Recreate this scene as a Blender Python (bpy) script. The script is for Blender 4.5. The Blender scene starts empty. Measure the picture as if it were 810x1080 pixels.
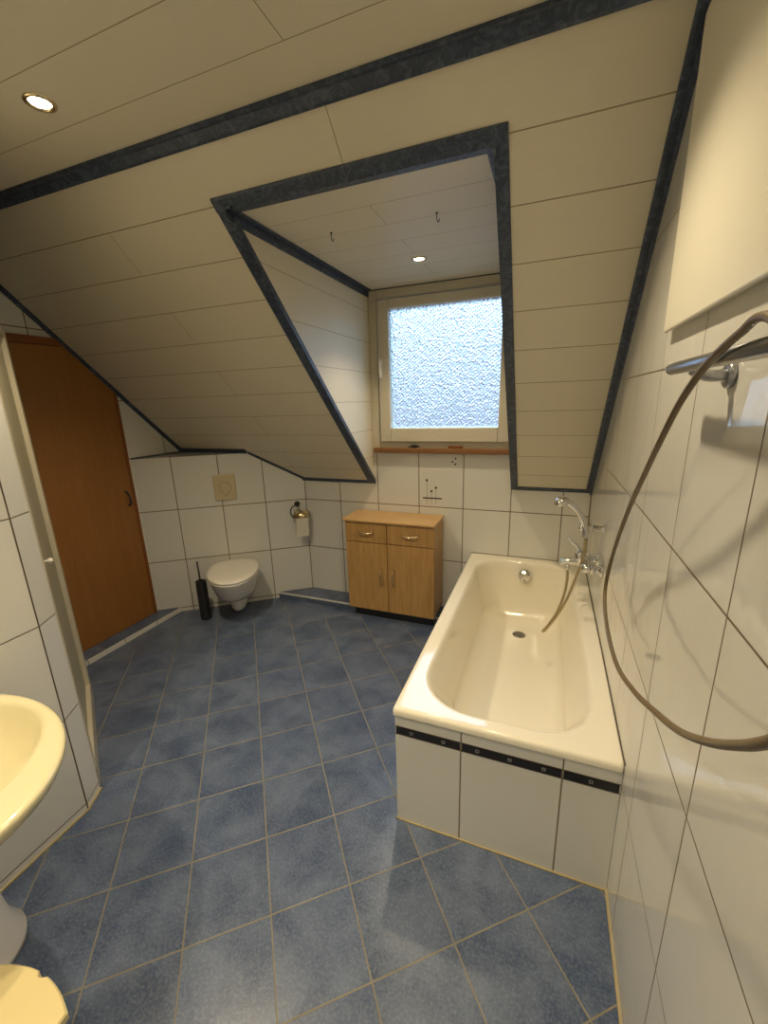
import bpy, bmesh, math, random
from mathutils import Vector, Matrix
random.seed(7)
S = bpy.context.scene
C = S.collection
PI = math.pi

# ------------------------------------------------------------------ key dimensions (metres)
XR = 0.2835          # right wall
YW = 2.87            # window wall
ZC = 2.5             # flat ceiling
XD = -2.825          # wall with the door
YB = -1.25           # wall behind the viewer
M = 0.965            # pitch of the sloped ceiling
ZK = 1.015           # height where the slope meets the window wall
def slope_z(y): return ZK + M * (YW - y)
Y0S = YW - (ZC - ZK) / M                      # slope meets the flat ceiling
ALPHA = math.atan(M)
DS = Vector((0, math.cos(ALPHA), -math.sin(ALPHA)))    # down the slope
NS = Vector((0, -math.sin(ALPHA), -math.cos(ALPHA)))   # into the room
DX0, DX1, DZ = -1.205, -0.2, 2.335            # dormer sides and ceiling
YDT = YW - (DZ - ZK) / M
# toilet wall
TA = Vector((-1.827, 2.87, 0)); TT = Vector((-0.80934, -0.58734, 0)); TN = Vector((0.58734, -0.80934, 0))

# ------------------------------------------------------------------ materials
def new_mat(name):
    m = bpy.data.materials.new(name); m.use_nodes = True
    nt = m.node_tree; nt.nodes.clear()
    out = nt.nodes.new('ShaderNodeOutputMaterial')
    b = nt.nodes.new('ShaderNodeBsdfPrincipled')
    nt.links.new(b.outputs[0], out.inputs[0])
    return m, nt, b, out
def mth(nt, op, a, b=None, clamp=False):
    n = nt.nodes.new('ShaderNodeMath'); n.operation = op; n.use_clamp = clamp
    for i, v in enumerate((a, b)):
        if v is None: continue
        if isinstance(v, (int, float)): n.inputs[i].default_value = v
        else: nt.links.new(v, n.inputs[i])
    return n.outputs[0]
def mixc(nt, fac, a, b):
    n = nt.nodes.new('ShaderNodeMix'); n.data_type = 'RGBA'
    for sock, v in ((n.inputs[0], fac), (n.inputs[6], a), (n.inputs[7], b)):
        if hasattr(v, 'node'): nt.links.new(v, sock)
        elif isinstance(v, (int, float)): sock.default_value = v
        else: sock.default_value = (*v[:3], 1)
    return n.outputs[2]
def noise(nt, scale, detail=3, rough=.55, vec=None, dist=0):
    n = nt.nodes.new('ShaderNodeTexNoise'); n.inputs['Scale'].default_value = scale
    n.inputs['Detail'].default_value = detail; n.inputs['Roughness'].default_value = rough
    n.inputs['Distortion'].default_value = dist
    if vec is not None: nt.links.new(vec, n.inputs['Vector'])
    return n
def coord(nt):
    return nt.nodes.new('ShaderNodeTexCoord').outputs['Object']
def scaled(nt, vec, s):
    n = nt.nodes.new('ShaderNodeMapping'); n.inputs['Scale'].default_value = s
    nt.links.new(vec, n.inputs['Vector']); return n.outputs[0]
def ramp(nt, fac, stops):
    n = nt.nodes.new('ShaderNodeValToRGB'); e = n.color_ramp.elements
    while len(e) < len(stops): e.new(.5)
    for i, (p, c) in enumerate(stops): e[i].position = p; e[i].color = (*c[:3], 1)
    nt.links.new(fac, n.inputs[0]); return n.outputs[0]
def bump(nt, bsdf, h, strength, dist=.01, normal=None):
    n = nt.nodes.new('ShaderNodeBump'); n.inputs['Strength'].default_value = strength
    n.inputs['Distance'].default_value = dist
    nt.links.new(h, n.inputs['Height'])
    if normal is not None: nt.links.new(normal, n.inputs['Normal'])
    if bsdf is not None: nt.links.new(n.outputs[0], bsdf.inputs['Normal'])
    return n.outputs[0]
def axis_u(nt, vec, d, off, pitch):
    n = nt.nodes.new('ShaderNodeVectorMath'); n.operation = 'DOT_PRODUCT'
    nt.links.new(vec, n.inputs[0]); n.inputs[1].default_value = d
    return mth(nt, 'DIVIDE', mth(nt, 'SUBTRACT', n.outputs['Value'], off), pitch)
def line_dist(nt, u, pitch):     # metres to the nearest line
    f = mth(nt, 'FRACT', mth(nt, 'ADD', u, .5))
    return mth(nt, 'MULTIPLY', mth(nt, 'ABSOLUTE', mth(nt, 'SUBTRACT', f, .5)), pitch)
def line_mask(nt, dist, half, soft=.0006):
    return mth(nt, 'DIVIDE', mth(nt, 'SUBTRACT', half + soft, dist), soft * 2, clamp=True)

def tile_mat(name, base, grout, axes, half=.0016, rough=.1, wav=.0, wavscale=(9, 9, 2.5), var=.02, mottle=None, spec=.5, grain=.0, groutnoise=.15):
    m, nt, b, out = new_mat(name)
    v = coord(nt)
    us = [axis_u(nt, v, *a) for a in axes]
    masks = [line_mask(nt, line_dist(nt, u, a[2]), half) for u, a in zip(us, axes)]
    mask = masks[0]
    for k in masks[1:]: mask = mth(nt, 'MAXIMUM', mask, k)
    comb = nt.nodes.new('ShaderNodeCombineXYZ')
    for i, u in enumerate(us[:2]): nt.links.new(mth(nt, 'FLOOR', u), comb.inputs[i])
    wn = nt.nodes.new('ShaderNodeTexWhiteNoise'); nt.links.new(comb.outputs[0], wn.inputs['Vector'])
    c = tuple(x * (1 - var) for x in base); c2 = tuple(min(1, x * (1 + var)) for x in base)
    col = mixc(nt, wn.outputs['Value'], c, c2)
    if mottle:
        off = nt.nodes.new('ShaderNodeVectorMath'); off.operation = 'MULTIPLY_ADD'
        nt.links.new(wn.outputs['Color'], off.inputs[0]); off.inputs[1].default_value = (7, 7, 7); nt.links.new(v, off.inputs[2])
        n1 = noise(nt, mottle['s1'], 5, .62, off.outputs[0], .4)
        n2 = noise(nt, mottle['s2'], 4, .7, v)
        f = ramp(nt, n1.outputs[0], ((.36, (0, 0, 0)), (.66, (1, 1, 1))))
        col = mixc(nt, f, col, mottle['c1'])
        f2 = ramp(nt, n2.outputs[0], ((.45, (0, 0, 0)), (.75, (1, 1, 1))))
        col = mixc(nt, mth(nt, 'MULTIPLY', f2, mottle['a2']), col, mottle['c2'])
    gn = noise(nt, 14, 3, .6, v)
    gc = mixc(nt, gn.outputs[0], tuple(x * (1 - groutnoise) for x in grout), tuple(x * (1 + groutnoise) for x in grout))
    col = mixc(nt, mask, col, gc)
    nt.links.new(col, b.inputs['Base Color'])
    r = mth(nt, 'ADD', mth(nt, 'MULTIPLY', mask, .7 - rough), rough)
    nt.links.new(r, b.inputs['Roughness'])
    b.inputs['Specular IOR Level'].default_value = spec
    nrm = None
    if wav:
        nn = noise(nt, 1, 2, .5, scaled(nt, v, wavscale)); nrm = bump(nt, None, nn.outputs[0], wav, .01)
    if grain:
        nn = noise(nt, 220, 2, .6, v); nrm = bump(nt, None, nn.outputs[0], grain, .001, nrm)
    inv = mth(nt, 'SUBTRACT', 1, mask)
    bump(nt, b, inv, .35, .002, nrm)
    return m

def plank_mat(name, base, seam, d, off, pitch, joff, jpitch=2.3, jd=(1, 0, 0), half=.0013):
    m, nt, b, out = new_mat(name)
    v = coord(nt)
    u = axis_u(nt, v, d, off, pitch)
    mask = line_mask(nt, line_dist(nt, u, pitch), half, .0005)
    if joff is not None:
        par = mth(nt, 'MODULO', mth(nt, 'ADD', mth(nt, 'FLOOR', u), 100), 2)
        j = axis_u(nt, v, jd, joff, jpitch)
        j = mth(nt, 'ADD', j, mth(nt, 'MULTIPLY', par, .5))
        mask = mth(nt, 'MAXIMUM', mask, line_mask(nt, line_dist(nt, j, jpitch), half, .0005))
    n1 = noise(nt, 1, 4, .6, scaled(nt, v, (14, 60, 60)))
    c1 = tuple(x * .965 for x in base); c2 = tuple(min(1, x * 1.02) for x in base)
    col = mixc(nt, n1.outputs[0], c1, c2)
    col = mixc(nt, mask, col, seam)
    nt.links.new(col, b.inputs['Base Color'])
    b.inputs['Roughness'].default_value = .42; b.inputs['Specular IOR Level'].default_value = .4
    g = noise(nt, 130, 3, .6, v)
    nrm = bump(nt, None, g.outputs[0], .12, .001)
    bump(nt, b, mth(nt, 'SUBTRACT', 1, mask), .5, .003, nrm)
    return m

def plain(name, col, rough=.4, metal=0, spec=.5, nscale=0, nvar=.06, bstr=0, bscale=80):
    m, nt, b, out = new_mat(name)
    v = coord(nt)
    if nscale:
        n = noise(nt, nscale, 4, .6, v)
        nt.links.new(mixc(nt, n.outputs[0], tuple(x * (1 - nvar) for x in col), tuple(min(1, x * (1 + nvar)) for x in col)), b.inputs['Base Color'])
    else: b.inputs['Base Color'].default_value = (*col, 1)
    b.inputs['Roughness'].default_value = rough; b.inputs['Metallic'].default_value = metal
    b.inputs['Specular IOR Level'].default_value = spec
    if bstr:
        n = noise(nt, bscale, 3, .6, v); bump(nt, b, n.outputs[0], bstr, .001)
    return m

def wood(name, c1, c2, grain=(40, 40, 3), rough=.35):
    m, nt, b, out = new_mat(name)
    v = coord(nt)
    n1 = noise(nt, 1, 5, .65, scaled(nt, v, grain), 1.2)
    n2 = noise(nt, 6, 2, .5, v)
    col = mixc(nt, ramp(nt, n1.outputs[0], ((.32, (0, 0, 0)), (.7, (1, 1, 1)))), c1, c2)
    col = mixc(nt, mth(nt, 'MULTIPLY', n2.outputs[0], .3), col, c1)
    nt.links.new(col, b.inputs['Base Color']); b.inputs['Roughness'].default_value = rough
    bump(nt, b, n1.outputs[0], .08, .001)
    return m

WHITE = (.66, .655, .62); GR = (.17, .125, .08)
ROW = ((0, 0, 1), .032, .408)
m_wall_r = tile_mat('glazed_tile_right', WHITE, GR, [((0, 1, 0), 1.076, .332), ROW], half=.0023, rough=.05, wav=.16, var=.012, wavscale=(9, 9, 2.6))
m_wall_w = tile_mat('glazed_tile_window', WHITE, GR, [((1, 0, 0), -.205, .325), ROW], half=.0032, rough=.1, wav=.06, var=.012)
m_wall_t = tile_mat('glazed_tile_toilet', WHITE, GR, [(tuple(TT), TA.dot(TT) - .005, .326), ROW], half=.0032, rough=.12, wav=.05, var=.012)
m_wall_d = tile_mat('glazed_tile_door', WHITE, GR, [((0, 1, 0), 2.45, .3965), ROW], half=.0032, rough=.12, wav=.05, var=.012)
m_wall_p = tile_mat('glazed_tile_partition', WHITE, (.14, .12, .09), [((0, 1, 0), .797, .325), ROW], half=.0024, rough=.1, wav=.04, var=.012)
m_wall_p2 = tile_mat('glazed_tile_partition_corner', WHITE, (.14, .12, .09), [ROW], half=.0024, rough=.1, wav=.04, var=.012)
m_apron = tile_mat('glazed_tile_apron', WHITE, GR, [((1, 0, 0), -.212 + .09, .329)], half=.0024, rough=.12, wav=.03, var=.012)
m_apron_s = tile_mat('glazed_tile_apron_side', WHITE, GR, [((0, 1, 0), 1.2 - 2.03, .33)], half=.0024, rough=.12, wav=.03, var=.012)
fa = math.radians(39.6)
FU = (math.cos(fa), math.sin(fa), 0); FV = (-math.sin(fa), math.cos(fa), 0)
fc = (-1.2905, .8044)
fu0 = fc[0] * FU[0] + fc[1] * FU[1] - .5 * .263; fv0 = fc[0] * FV[0] + fc[1] * FV[1] - .5 * .263
mot = dict(s1=6.5, s2=110, c1=(.108, .14, .22), a2=.6, c2=(.22, .25, .30))
m_floor = tile_mat('blue_floor_tile', (.04, .064, .132), (.2, .18, .135), [(FU, fu0, .263), (FV, fv0, .263)], half=.0024, rough=.3, var=.1, mottle=mot, grain=.25, spec=.5, groutnoise=.35)
m_ledge_top = tile_mat('blue_ledge_tile', (.045, .07, .15), (.16, .14, .11), [((0, 1, 0), 1.62, .263), ((1, 0, 0), -1.8, .263)], half=.002, rough=.3, var=.1, mottle=mot, grain=.25, groutnoise=.3)
m_ledge_front = tile_mat('white_ledge_tile', WHITE, GR, [((0, 1, 0), 1.75, .263), ((1, 0, 0), -1.8, .3)], half=.002, rough=.15, var=.01)
PB = (.70, .645, .515); SEAM = (.33, .26, .15)
m_slope = plank_mat('cream_plank_slope', PB, SEAM, (0, 1, 0), 1.4905, .1403, -1.84)
m_ceil = plank_mat('cream_plank_ceiling', PB, SEAM, (0, 1, 0), 1.158, .2, -.695 - 1.7, 3.4)
m_dceil = plank_mat('cream_plank_dormer_ceiling', PB, SEAM, (0, 1, 0), 1.71, .1945, -.70)
m_cheek = plank_mat('cream_plank_cheek', PB, SEAM, (0, 0, 1), 1.41, .1975, None)

def foil(name):
    m, nt, b, out = new_mat(name)
    v = coord(nt)
    n1 = noise(nt, 26, 8, .75, v, 1.8); n2 = noise(nt, 60, 3, .6, v)
    col = ramp(nt, n1.outputs[0], ((.3, (.014, .022, .044)), (.5, (.036, .052, .092)), (.6, (.085, .11, .16)), (.75, (.024, .036, .066))))
    nt.links.new(col, b.inputs['Base Color']); b.inputs['Roughness'].default_value = .42
    bump(nt, b, n2.outputs[0], .1, .001)
    return m
m_trim = foil('blue_marbled_foil')
m_enamel = plain('bath_enamel', (.78, .735, .62), .07, spec=.6)
m_basin = plain('ivory_ceramic', (.64, .58, .37), .12, spec=.5)
m_ceramic = plain('white_ceramic', (.76, .72, .66), .08, spec=.6)
m_plate = plain('beige_plastic', (.55, .47, .3), .35)
m_beige = plain('cream_plastic', (.62, .52, .27), .3, nscale=5, nvar=.03)
m_bin = plain('taupe_plastic', (.25, .2, .12), .4)
m_chrome = plain('chrome', (.75, .75, .74), .1, 1)
m_chrome_b = plain('satin_chrome', (.42, .43, .46), .28, 1)
m_brass = plain('warm_satin_metal', (.8, .66, .42), .25, 1)
m_dark = plain('dark_metal', (.05, .05, .055), .35, .6)
m_hose = plain('brown_hose_rubber', (.13, .09, .042), .4, nscale=30, nvar=.1)
m_hose_metal = plain('brushed_metal_hose', (.5, .42, .26), .3, .9)
m_birch = wood('birch_veneer', (.36, .2, .065), (.55, .33, .125))
m_birch_top = wood('birch_veneer_top', (.5, .3, .12), (.63, .4, .18), grain=(3, 40, 40))
m_door = wood('orange_beech_door', (.25, .105, .022), (.31, .135, .032), grain=(30, 30, 2.2))
m_door_frame = wood('dark_orange_beech_frame', (.19, .062, .013), (.24, .08, .018), grain=(4, 4, 4))
m_sill = wood('orange_wood_sill', (.19, .08, .024), (.27, .12, .04), grain=(3, 40, 40))
m_frame = plain('cream_window_paint', (.56, .51, .40), .4, nscale=12, nvar=.03)
m_alu = plain('champagne_aluminium', (.62, .57, .45), .42, .4, bstr=.1)
m_black = plain('black_glazed_border', (.012, .011, .012), .18)
m_print = plain('black_print', (.015, .015, .015), .4)
m_print_line = plain('pale_brown_print', (.25, .2, .13), .5)
m_silver = plain('silver_print', (.35, .35, .34), .3, .5)
m_caulk = plain('yellowed_caulk', (.36, .30, .17), .5, nscale=20, nvar=.2)
m_gap = plain('dark_joint_brown', (.09, .065, .04), .6)  # brown of the dark grout and joint lines
m_paper = plain('toilet_paper', (.68, .64, .55), .9, bstr=.3, bscale=60)
m_panelw = plain('white_enamelled_steel', (.72, .69, .58), .3, spec=.4)
m_porcelain_tray = plain('shower_tray_acrylic', (.5, .45, .34), .3)

def glass_mat():
    m, nt, b, out = new_mat('hammered_window_glass')
    v = coord(nt)
    mp = nt.nodes.new('ShaderNodeMapping'); mp.inputs['Rotation'].default_value = (0, math.radians(38), 0); nt.links.new(v, mp.inputs['Vector'])
    vo = nt.nodes.new('ShaderNodeTexVoronoi'); vo.feature = 'SMOOTH_F1'; vo.inputs['Scale'].default_value = 58
    vo.inputs['Smoothness'].default_value = .5; vo.inputs['Randomness'].default_value = .42
    nt.links.new(mp.outputs[0], vo.inputs['Vector'])
    b.inputs['Base Color'].default_value = (.93, .97, 1, 1)
    b.inputs['Transmission Weight'].default_value = 1; b.inputs['Roughness'].default_value = .18
    b.inputs['IOR'].default_value = 1.45
    bump(nt, b, vo.outputs['Distance'], 1.0, .019)
    return m
m_glass = glass_mat()
def frost_mat():
    m, nt, b, out = new_mat('frosted_shower_glass')
    v = coord(nt)
    n = noise(nt, 90, 2, .5, v)
    b.inputs['Base Color'].default_value = (.62, .58, .42, 1)
    b.inputs['Transmission Weight'].default_value = .45; b.inputs['Roughness'].default_value = .4
    bump(nt, b, n.outputs[0], .5, .003)
    return m
m_frost = frost_mat()
def emis(name, col, s):
    m, nt, b, out = new_mat(name)
    b.inputs['Emission Color'].default_value = (*col, 1); b.inputs['Emission Strength'].default_value = s
    b.inputs['Base Color'].default_value = (.8, .8, .8, 1)
    return m
m_bulb = emis('warm_bulb', (1, .86, .55), 28)

# ------------------------------------------------------------------ mesh helpers
def link(name, bm, mat, parent=None, smooth=False, bevel=0, seg=2, kind=None, label=None):
    bmesh.ops.recalc_face_normals(bm, faces=bm.faces)
    me = bpy.data.meshes.new(name)
    if smooth:
        for f in bm.faces: f.smooth = True
    bm.to_mesh(me); bm.free()
    mats = mat if isinstance(mat, (list, tuple)) else [mat]
    for x in mats: me.materials.append(x)
    o = bpy.data.objects.new(name, me); C.objects.link(o)
    if parent is not None:
        o.parent = parent
        w = Vector(); p = parent
        while p is not None: w += p.location; p = p.parent
        me.transform(Matrix.Translation(-w))
    if bevel:
        b = o.modifiers.new('bevel', 'BEVEL'); b.width = bevel; b.segments = seg; b.limit_method = 'ANGLE'; b.angle_limit = .6
        b.harden_normals = False
    if kind: o['kind'] = kind
    if label: o['label'] = label
    return o
def thing(name, label, cat, loc, group=None):
    o = bpy.data.objects.new(name, None); C.objects.link(o); o.location = loc
    o.empty_display_size = .1
    o['label'] = label; o['category'] = cat
    if group: o['group'] = group
    return o
def tag(o, label, cat, group=None):
    o['label'] = label; o['category'] = cat
    if group: o['group'] = group
    return o
def recenter(o):
    """put a single-mesh thing's origin at its base"""
    vs = [v.co for v in o.data.vertices]
    c = Vector((sum(v.x for v in vs) / len(vs), sum(v.y for v in vs) / len(vs), min(v.z for v in vs)))
    o.data.transform(Matrix.Translation(-c)); o.location = c
    return o
def box(bm, a, b):
    vs = [bm.verts.new((x, y, z)) for x in (a[0], b[0]) for y in (a[1], b[1]) for z in (a[2], b[2])]
    for f in ((0, 1, 3, 2), (4, 6, 7, 5), (0, 4, 5, 1), (2, 3, 7, 6), (0, 2, 6, 4), (1, 5, 7, 3)):
        bm.faces.new([vs[i] for i in f])
    return vs
def prism(bm, pts, off):
    """extrude polygon pts (3D) by vector off"""
    a = [bm.verts.new(p) for p in pts]; off = Vector(off)
    b = [bm.verts.new(Vector(p) + off) for p in pts]
    bm.faces.new(a); bm.faces.new(b[::-1])
    for i in range(len(a)):
        j = (i + 1) % len(a); bm.faces.new((a[i], b[i], b[j], a[j]))
def loft(bm, rings, cap0=True, cap1=True, closed=True):
    R = [[bm.verts.new(p) for p in r] for r in rings]
    n = len(R[0])
    for a, b in zip(R, R[1:]):
        for i in range(n if closed else n - 1):
            j = (i + 1) % n; bm.faces.new((a[i], a[j], b[j], b[i]))
    if cap0: bm.faces.new(R[0][::-1])
    if cap1: bm.faces.new(R[-1])
    return R
def smooth_path(pts, k=8):
    P = [Vector(p) for p in pts]; out = []
    for i in range(len(P) - 1):
        p0 = P[max(i - 1, 0)]; p1 = P[i]; p2 = P[i + 1]; p3 = P[min(i + 2, len(P) - 1)]
        for s in range(k):
            t = s / k
            out.append(.5 * ((2 * p1) + (p2 - p0) * t + (2 * p0 - 5 * p1 + 4 * p2 - p3) * t * t + (3 * p1 - p0 - 3 * p2 + p3) * t ** 3))
    out.append(P[-1]); return out
def tube(bm, pts, r, n=12, smooth=0, cap=True):
    P = smooth_path(pts, smooth) if smooth else [Vector(p) for p in pts]
    rr = r if callable(r) else (lambda t: r)
    up = None; rings = []
    for i, p in enumerate(P):
        d = (P[min(i + 1, len(P) - 1)] - P[max(i - 1, 0)]).normalized()
        if up is None:
            up = Vector((0, 0, 1)) if abs(d.z) < .9 else Vector((1, 0, 0))
        a = (up - d * up.dot(d)).normalized(); up = a; b = d.cross(a)
        R = rr(i / (len(P) - 1))
        rings.append([p + (a * math.cos(2 * PI * k / n) + b * math.sin(2 * PI * k / n)) * R for k in range(n)])
    loft(bm, rings, cap, cap)
def lathe(bm, prof, origin, axis=(0, 0, 1), n=28):
    """prof: (radius, height along axis)"""
    ax = Vector(axis).normalized(); u = Vector((0, 0, 1)) if abs(ax.z) < .9 else Vector((1, 0, 0))
    a = (u - ax * u.dot(ax)).normalized(); b = ax.cross(a); o = Vector(origin)
    loft(bm, [[o + ax * h + (a * math.cos(2 * PI * k / n) + b * math.sin(2 * PI * k / n)) * max(r, 1e-4) for k in range(n)] for r, h in prof])
def rrect(x0, x1, y0, y1, r, z, k=8, e=6):
    """rounded rectangle ring, constant vertex count"""
    out = []
    cs = [(x1 - r, y1 - r, 0), (x0 + r, y1 - r, 90), (x0 + r, y0 + r, 180), (x1 - r, y0 + r, 270)]
    for q, (cx, cy, a0) in enumerate(cs):
        arc = []
        for i in range(k + 1):
            a = math.radians(a0 + 90 * i / k); arc.append(Vector((cx + r * math.cos(a), cy + r * math.sin(a), z)))
        out += arc
        nx, ny, na = cs[(q + 1) % 4]; a = math.radians(na)
        nxt = Vector((nx + r * math.cos(a), ny + r * math.sin(a), z)); last = arc[-1]
        for i in range(1, e): out.append(last.lerp(nxt, i / e))
    return out
B = bmesh.new
def bxo(name, a, b, mat, parent=None, bevel=0, **kw):
    bm = B(); box(bm, a, b); return link(name, bm, mat, parent, bevel=bevel, **kw)
def L_trim(n, A, Bp, d1, w1, n1, d2, w2, n2, th=.010, ext=0):
    """L-shaped moulding from A to B; flanges along d1 (raised along n1) and d2 (raised along n2)"""
    A = Vector(A); Bp = Vector(Bp); ax = (Bp - A).normalized()
    A = A - ax * ext; Bp = Bp + ax * ext
    d1, n1, d2, n2 = (Vector(v).normalized() for v in (d1, n1, d2, n2))
    k = n1.dot(n2); c = (n1 + n2) * (th / (1 + k))
    pts = [A, A + d1 * w1, A + d1 * w1 + n1 * th * .8, A + d1 * (w1 * .8) + n1 * th, A + c, A + d2 * (w2 * .8) + n2 * th, A + d2 * w2 + n2 * th * .8, A + d2 * w2]
    bm = B(); prism(bm, pts, Bp - A)
    return link('trim_%d' % n, bm, m_trim, kind='structure')

# ------------------------------------------------------------------ room shell
st = dict(kind='structure')
bxo('floor', (-2.95, YB - .1, -.1), (XR + .1, YW + .12, 0), m_floor, **st)
bxo('wall_right', (XR, YB - .1, -.1), (XR + .1, YW + .12, 2.62), m_wall_r, **st)
bxo('wall_rear', (-2.95, YB - .1, -.1), (XR + .1, YB, 2.62), m_wall_w, **st)
bxo('wall_left', (XD - .12, YB - .1, -.1), (XD, YW + .12, 2.62), m_wall_d, **st)
bm = B()          # window wall with its opening
for a, b in (((-2.95, YW, -.1), (DX0, YW + .12, 2.62)), ((DX1, YW, -.1), (XR + .1, YW + .12, 2.62)),
             ((DX0, YW, -.1), (DX1, YW + .12, 1.25)), ((DX0, YW, DZ), (DX1, YW + .12, 2.62))): box(bm, a, b)
wall_back = link('wall_back', bm, m_wall_w, **st)
bm = B(); box(bm, (-2.95, YB - .1, ZC), (XR + .1, Y0S, ZC + .1)); link('ceiling', bm, m_ceil, **st)
# sloped ceiling around the dormer
up = Vector((0, 0, .09))
def slope_quad(bm, x0, x1, ya, yb):
    prism(bm, [(x0, ya, slope_z(ya)), (x1, ya, slope_z(ya)), (x1, yb, slope_z(yb)), (x0, yb, slope_z(yb))], up)
bm = B()
slope_quad(bm, -2.95, XR + .1, Y0S, YDT); slope_quad(bm, -2.95, DX0 - .012, YDT, YW + .03); slope_quad(bm, DX1 + .012, XR + .1, YDT, YW + .03)
link('ceiling_slope', bm, m_slope, **st)
bm = B(); box(bm, (DX0 - .03, YDT, DZ), (DX1 + .03, YW + .1, DZ + .03)); link('ceiling_dormer', bm, m_dceil, **st)
for nm, x, s in (('wall_dormer_left', DX0, -1), ('wall_dormer_right', DX1, 1)):
    bm = B(); prism(bm, [(x, YDT, DZ), (x, YDT, DZ + .03), (x, YW + .1, DZ + .03), (x, YW + .1, ZK - .02), (x, YW, ZK)], (s * .03, 0, 0))
    link(nm, bm, m_cheek, **st)
# toilet wall (boxed-in cistern) standing diagonally, top at 1.25
P0 = TA; P1 = TA + TT * 1.232
yk = YW - (1.25 - ZK) / M
tk = (YW - yk) / -TT.y
bm = B()
def tp(s, n, z): return TA + TT * s + TN * n + Vector((0, 0, z))
pts = [tp(-.01, 0, -.05), tp(1.232, 0, -.05), tp(1.232, 0, 1.25), tp(tk, 0, 1.25), tp(-.01, 0, ZK + .0)]
a = [bm.verts.new(p) for p in pts]
bk = [bm.verts.new((p.x if p.x > XD + .001 else XD, YW + .01, p.z)) for p in pts]
bm.faces.new(a); bm.faces.new(bk[::-1])
for i in range(5): j = (i + 1) % 5; bm.faces.new((a[i], bk[i], bk[j], a[j]))
link('wall_toilet', bm, m_wall_t, **st)
# partition wall on the left with a chamfered end
bm = B(); prism(bm, [(-1.58, YB, 0), (-1.678, .797, 0), (-1.80, .797, 0), (-1.80, YB, 0)], (0, 0, ZC)); link('wall_partition', bm, m_wall_p, **st)
bm = B(); prism(bm, [(-1.678, .797, 0), (-1.728, .883, 0), (-1.80, .883, 0), (-1.80, .797, 0)], (0, 0, ZC)); link('wall_partition_corner', bm, m_wall_p2, **st)
bm = B(); tube(bm, [(-1.6783, .7975, 0), (-1.6783, .7975, ZC)], .0022, 6); link('trim_20', bm, m_gap, **st)
# ledges
bm = B(); prism(bm, [(XD, 1.30, .034), (-2.70, 1.30, .034), (-2.70, 2.235, .034), (XD, 2.145, .034)], (0, 0, .004)); link('trim_21', bm, m_ledge_top, **st)
bm = B(); prism(bm, [(XD, 1.30, 0), (-2.692, 1.30, 0), (-2.692, 2.242, 0), (XD, 2.145, 0)], (0, 0, .034)); link('trim_22', bm, m_ledge_front, **st)
bm = B(); prism(bm, [(-.462, 2.705, .052), (-2.05, 2.705, .052), (-1.822, YW, .052), (-.462, YW, .052)], (0, 0, .004)); link('trim_23', bm, m_ledge_top, **st)
bm = B(); prism(bm, [(-.462, 2.70, 0), (-2.061, 2.70, 0), (-1.82, YW, 0), (-.462, YW, 0)], (0, 0, .040)); link('trim_24', bm, m_ledge_top, **st)
bm = B(); prism(bm, [(-.462, 2.699, .040), (-2.062, 2.699, .040), (-1.82, YW, .040), (-.462, YW, .040)], (0, 0, .013)); link('trim_27', bm, m_ledge_front, **st)
bm = B(); tube(bm, [(XD + .004, 2.145, 1.253), (XD + .004, yk, 1.253)], .006, 6); link('trim_28', bm, m_trim, **st)
for a_, b_ in (((TA.x, YW - .001, .05), (TA.x, YW - .001, ZK)), ((XR - .001, YW - .001, .525), (XR - .001, YW - .001, ZK)), ((-.46, YW - .001, .526), (XR, YW - .001, .526)), ((XR - .001, 1.19, .526), (XR - .001, YW, .526))):
    bm = B(); tube(bm, [a_, b_], .0028 if a_[2] != b_[2] else .0017, 6); link('trim_29', bm, m_gap, **st)
# caulk lines
bxo('trim_25', (XR - .006, YB, 0), (XR, 1.2, .006), m_caulk, **st)
bm = B(); prism(bm, [(-1.58, YB, 0), (-1.678, .797, 0), (-1.728, .883, 0), (-1.720, .889, 0), (-1.670, .80, 0), (-1.572, YB, 0)], (0, 0, .006)); link('trim_26', bm, m_caulk, **st)

# mouldings
X, Y, Z = Vector((1, 0, 0)), Vector((0, 1, 0)), Vector((0, 0, 1))
L_trim(1, (XD, Y0S, ZC), (XR, Y0S, ZC), DS, .042, NS, -Y, .02, -Z, .012)                       # ridge of slope and ceiling
pa, pb = Vector((XR, Y0S, ZC)), Vector((XR, YW, ZK))
L_trim(2, pa, pb, -X, .034, NS, (NS + DS * 0), .026, -X, .012)                                 # slope / right wall
pa, pb = Vector((XD, Y0S, ZC)), Vector((XD, yk + .01, slope_z(yk + .01)))
L_trim(3, pa, pb, X, .022, NS, NS, .02, X, .010)                                               # slope / door wall
L_trim(4, (XD, yk, 1.25), (tp(tk, 0, 0).x, yk, 1.25), -DS, .05, NS, -Y, .03, Z, .010)         # slope / cistern ledge, slope flange widened to stand in for the shadow
k1, k2 = tp(tk, 0, 1.25), tp(0, 0, ZK); ax = (k2 - k1).normalized()
d_s = NS.cross(ax); d_s = d_s if d_s.dot(DS) < 0 else -d_s
d_w = TN.cross(ax); d_w = d_w if d_w.z < 0 else -d_w
L_trim(5, k1, k2, d_s, .026, NS, d_w, .006, TN, .008)                                          # slope / toilet wall
L_trim(6, (-1.84, YW, ZK), (DX0 + .01, YW, ZK), -DS, .022, NS, -Z, .010, -Y, .010)              # slope / window wall, left
L_trim(7, (DX1 - .005, YW, ZK), (XR, YW, ZK), -DS, .022, NS, -Z, .010, -Y, .010)                # slope / window wall, right
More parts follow.
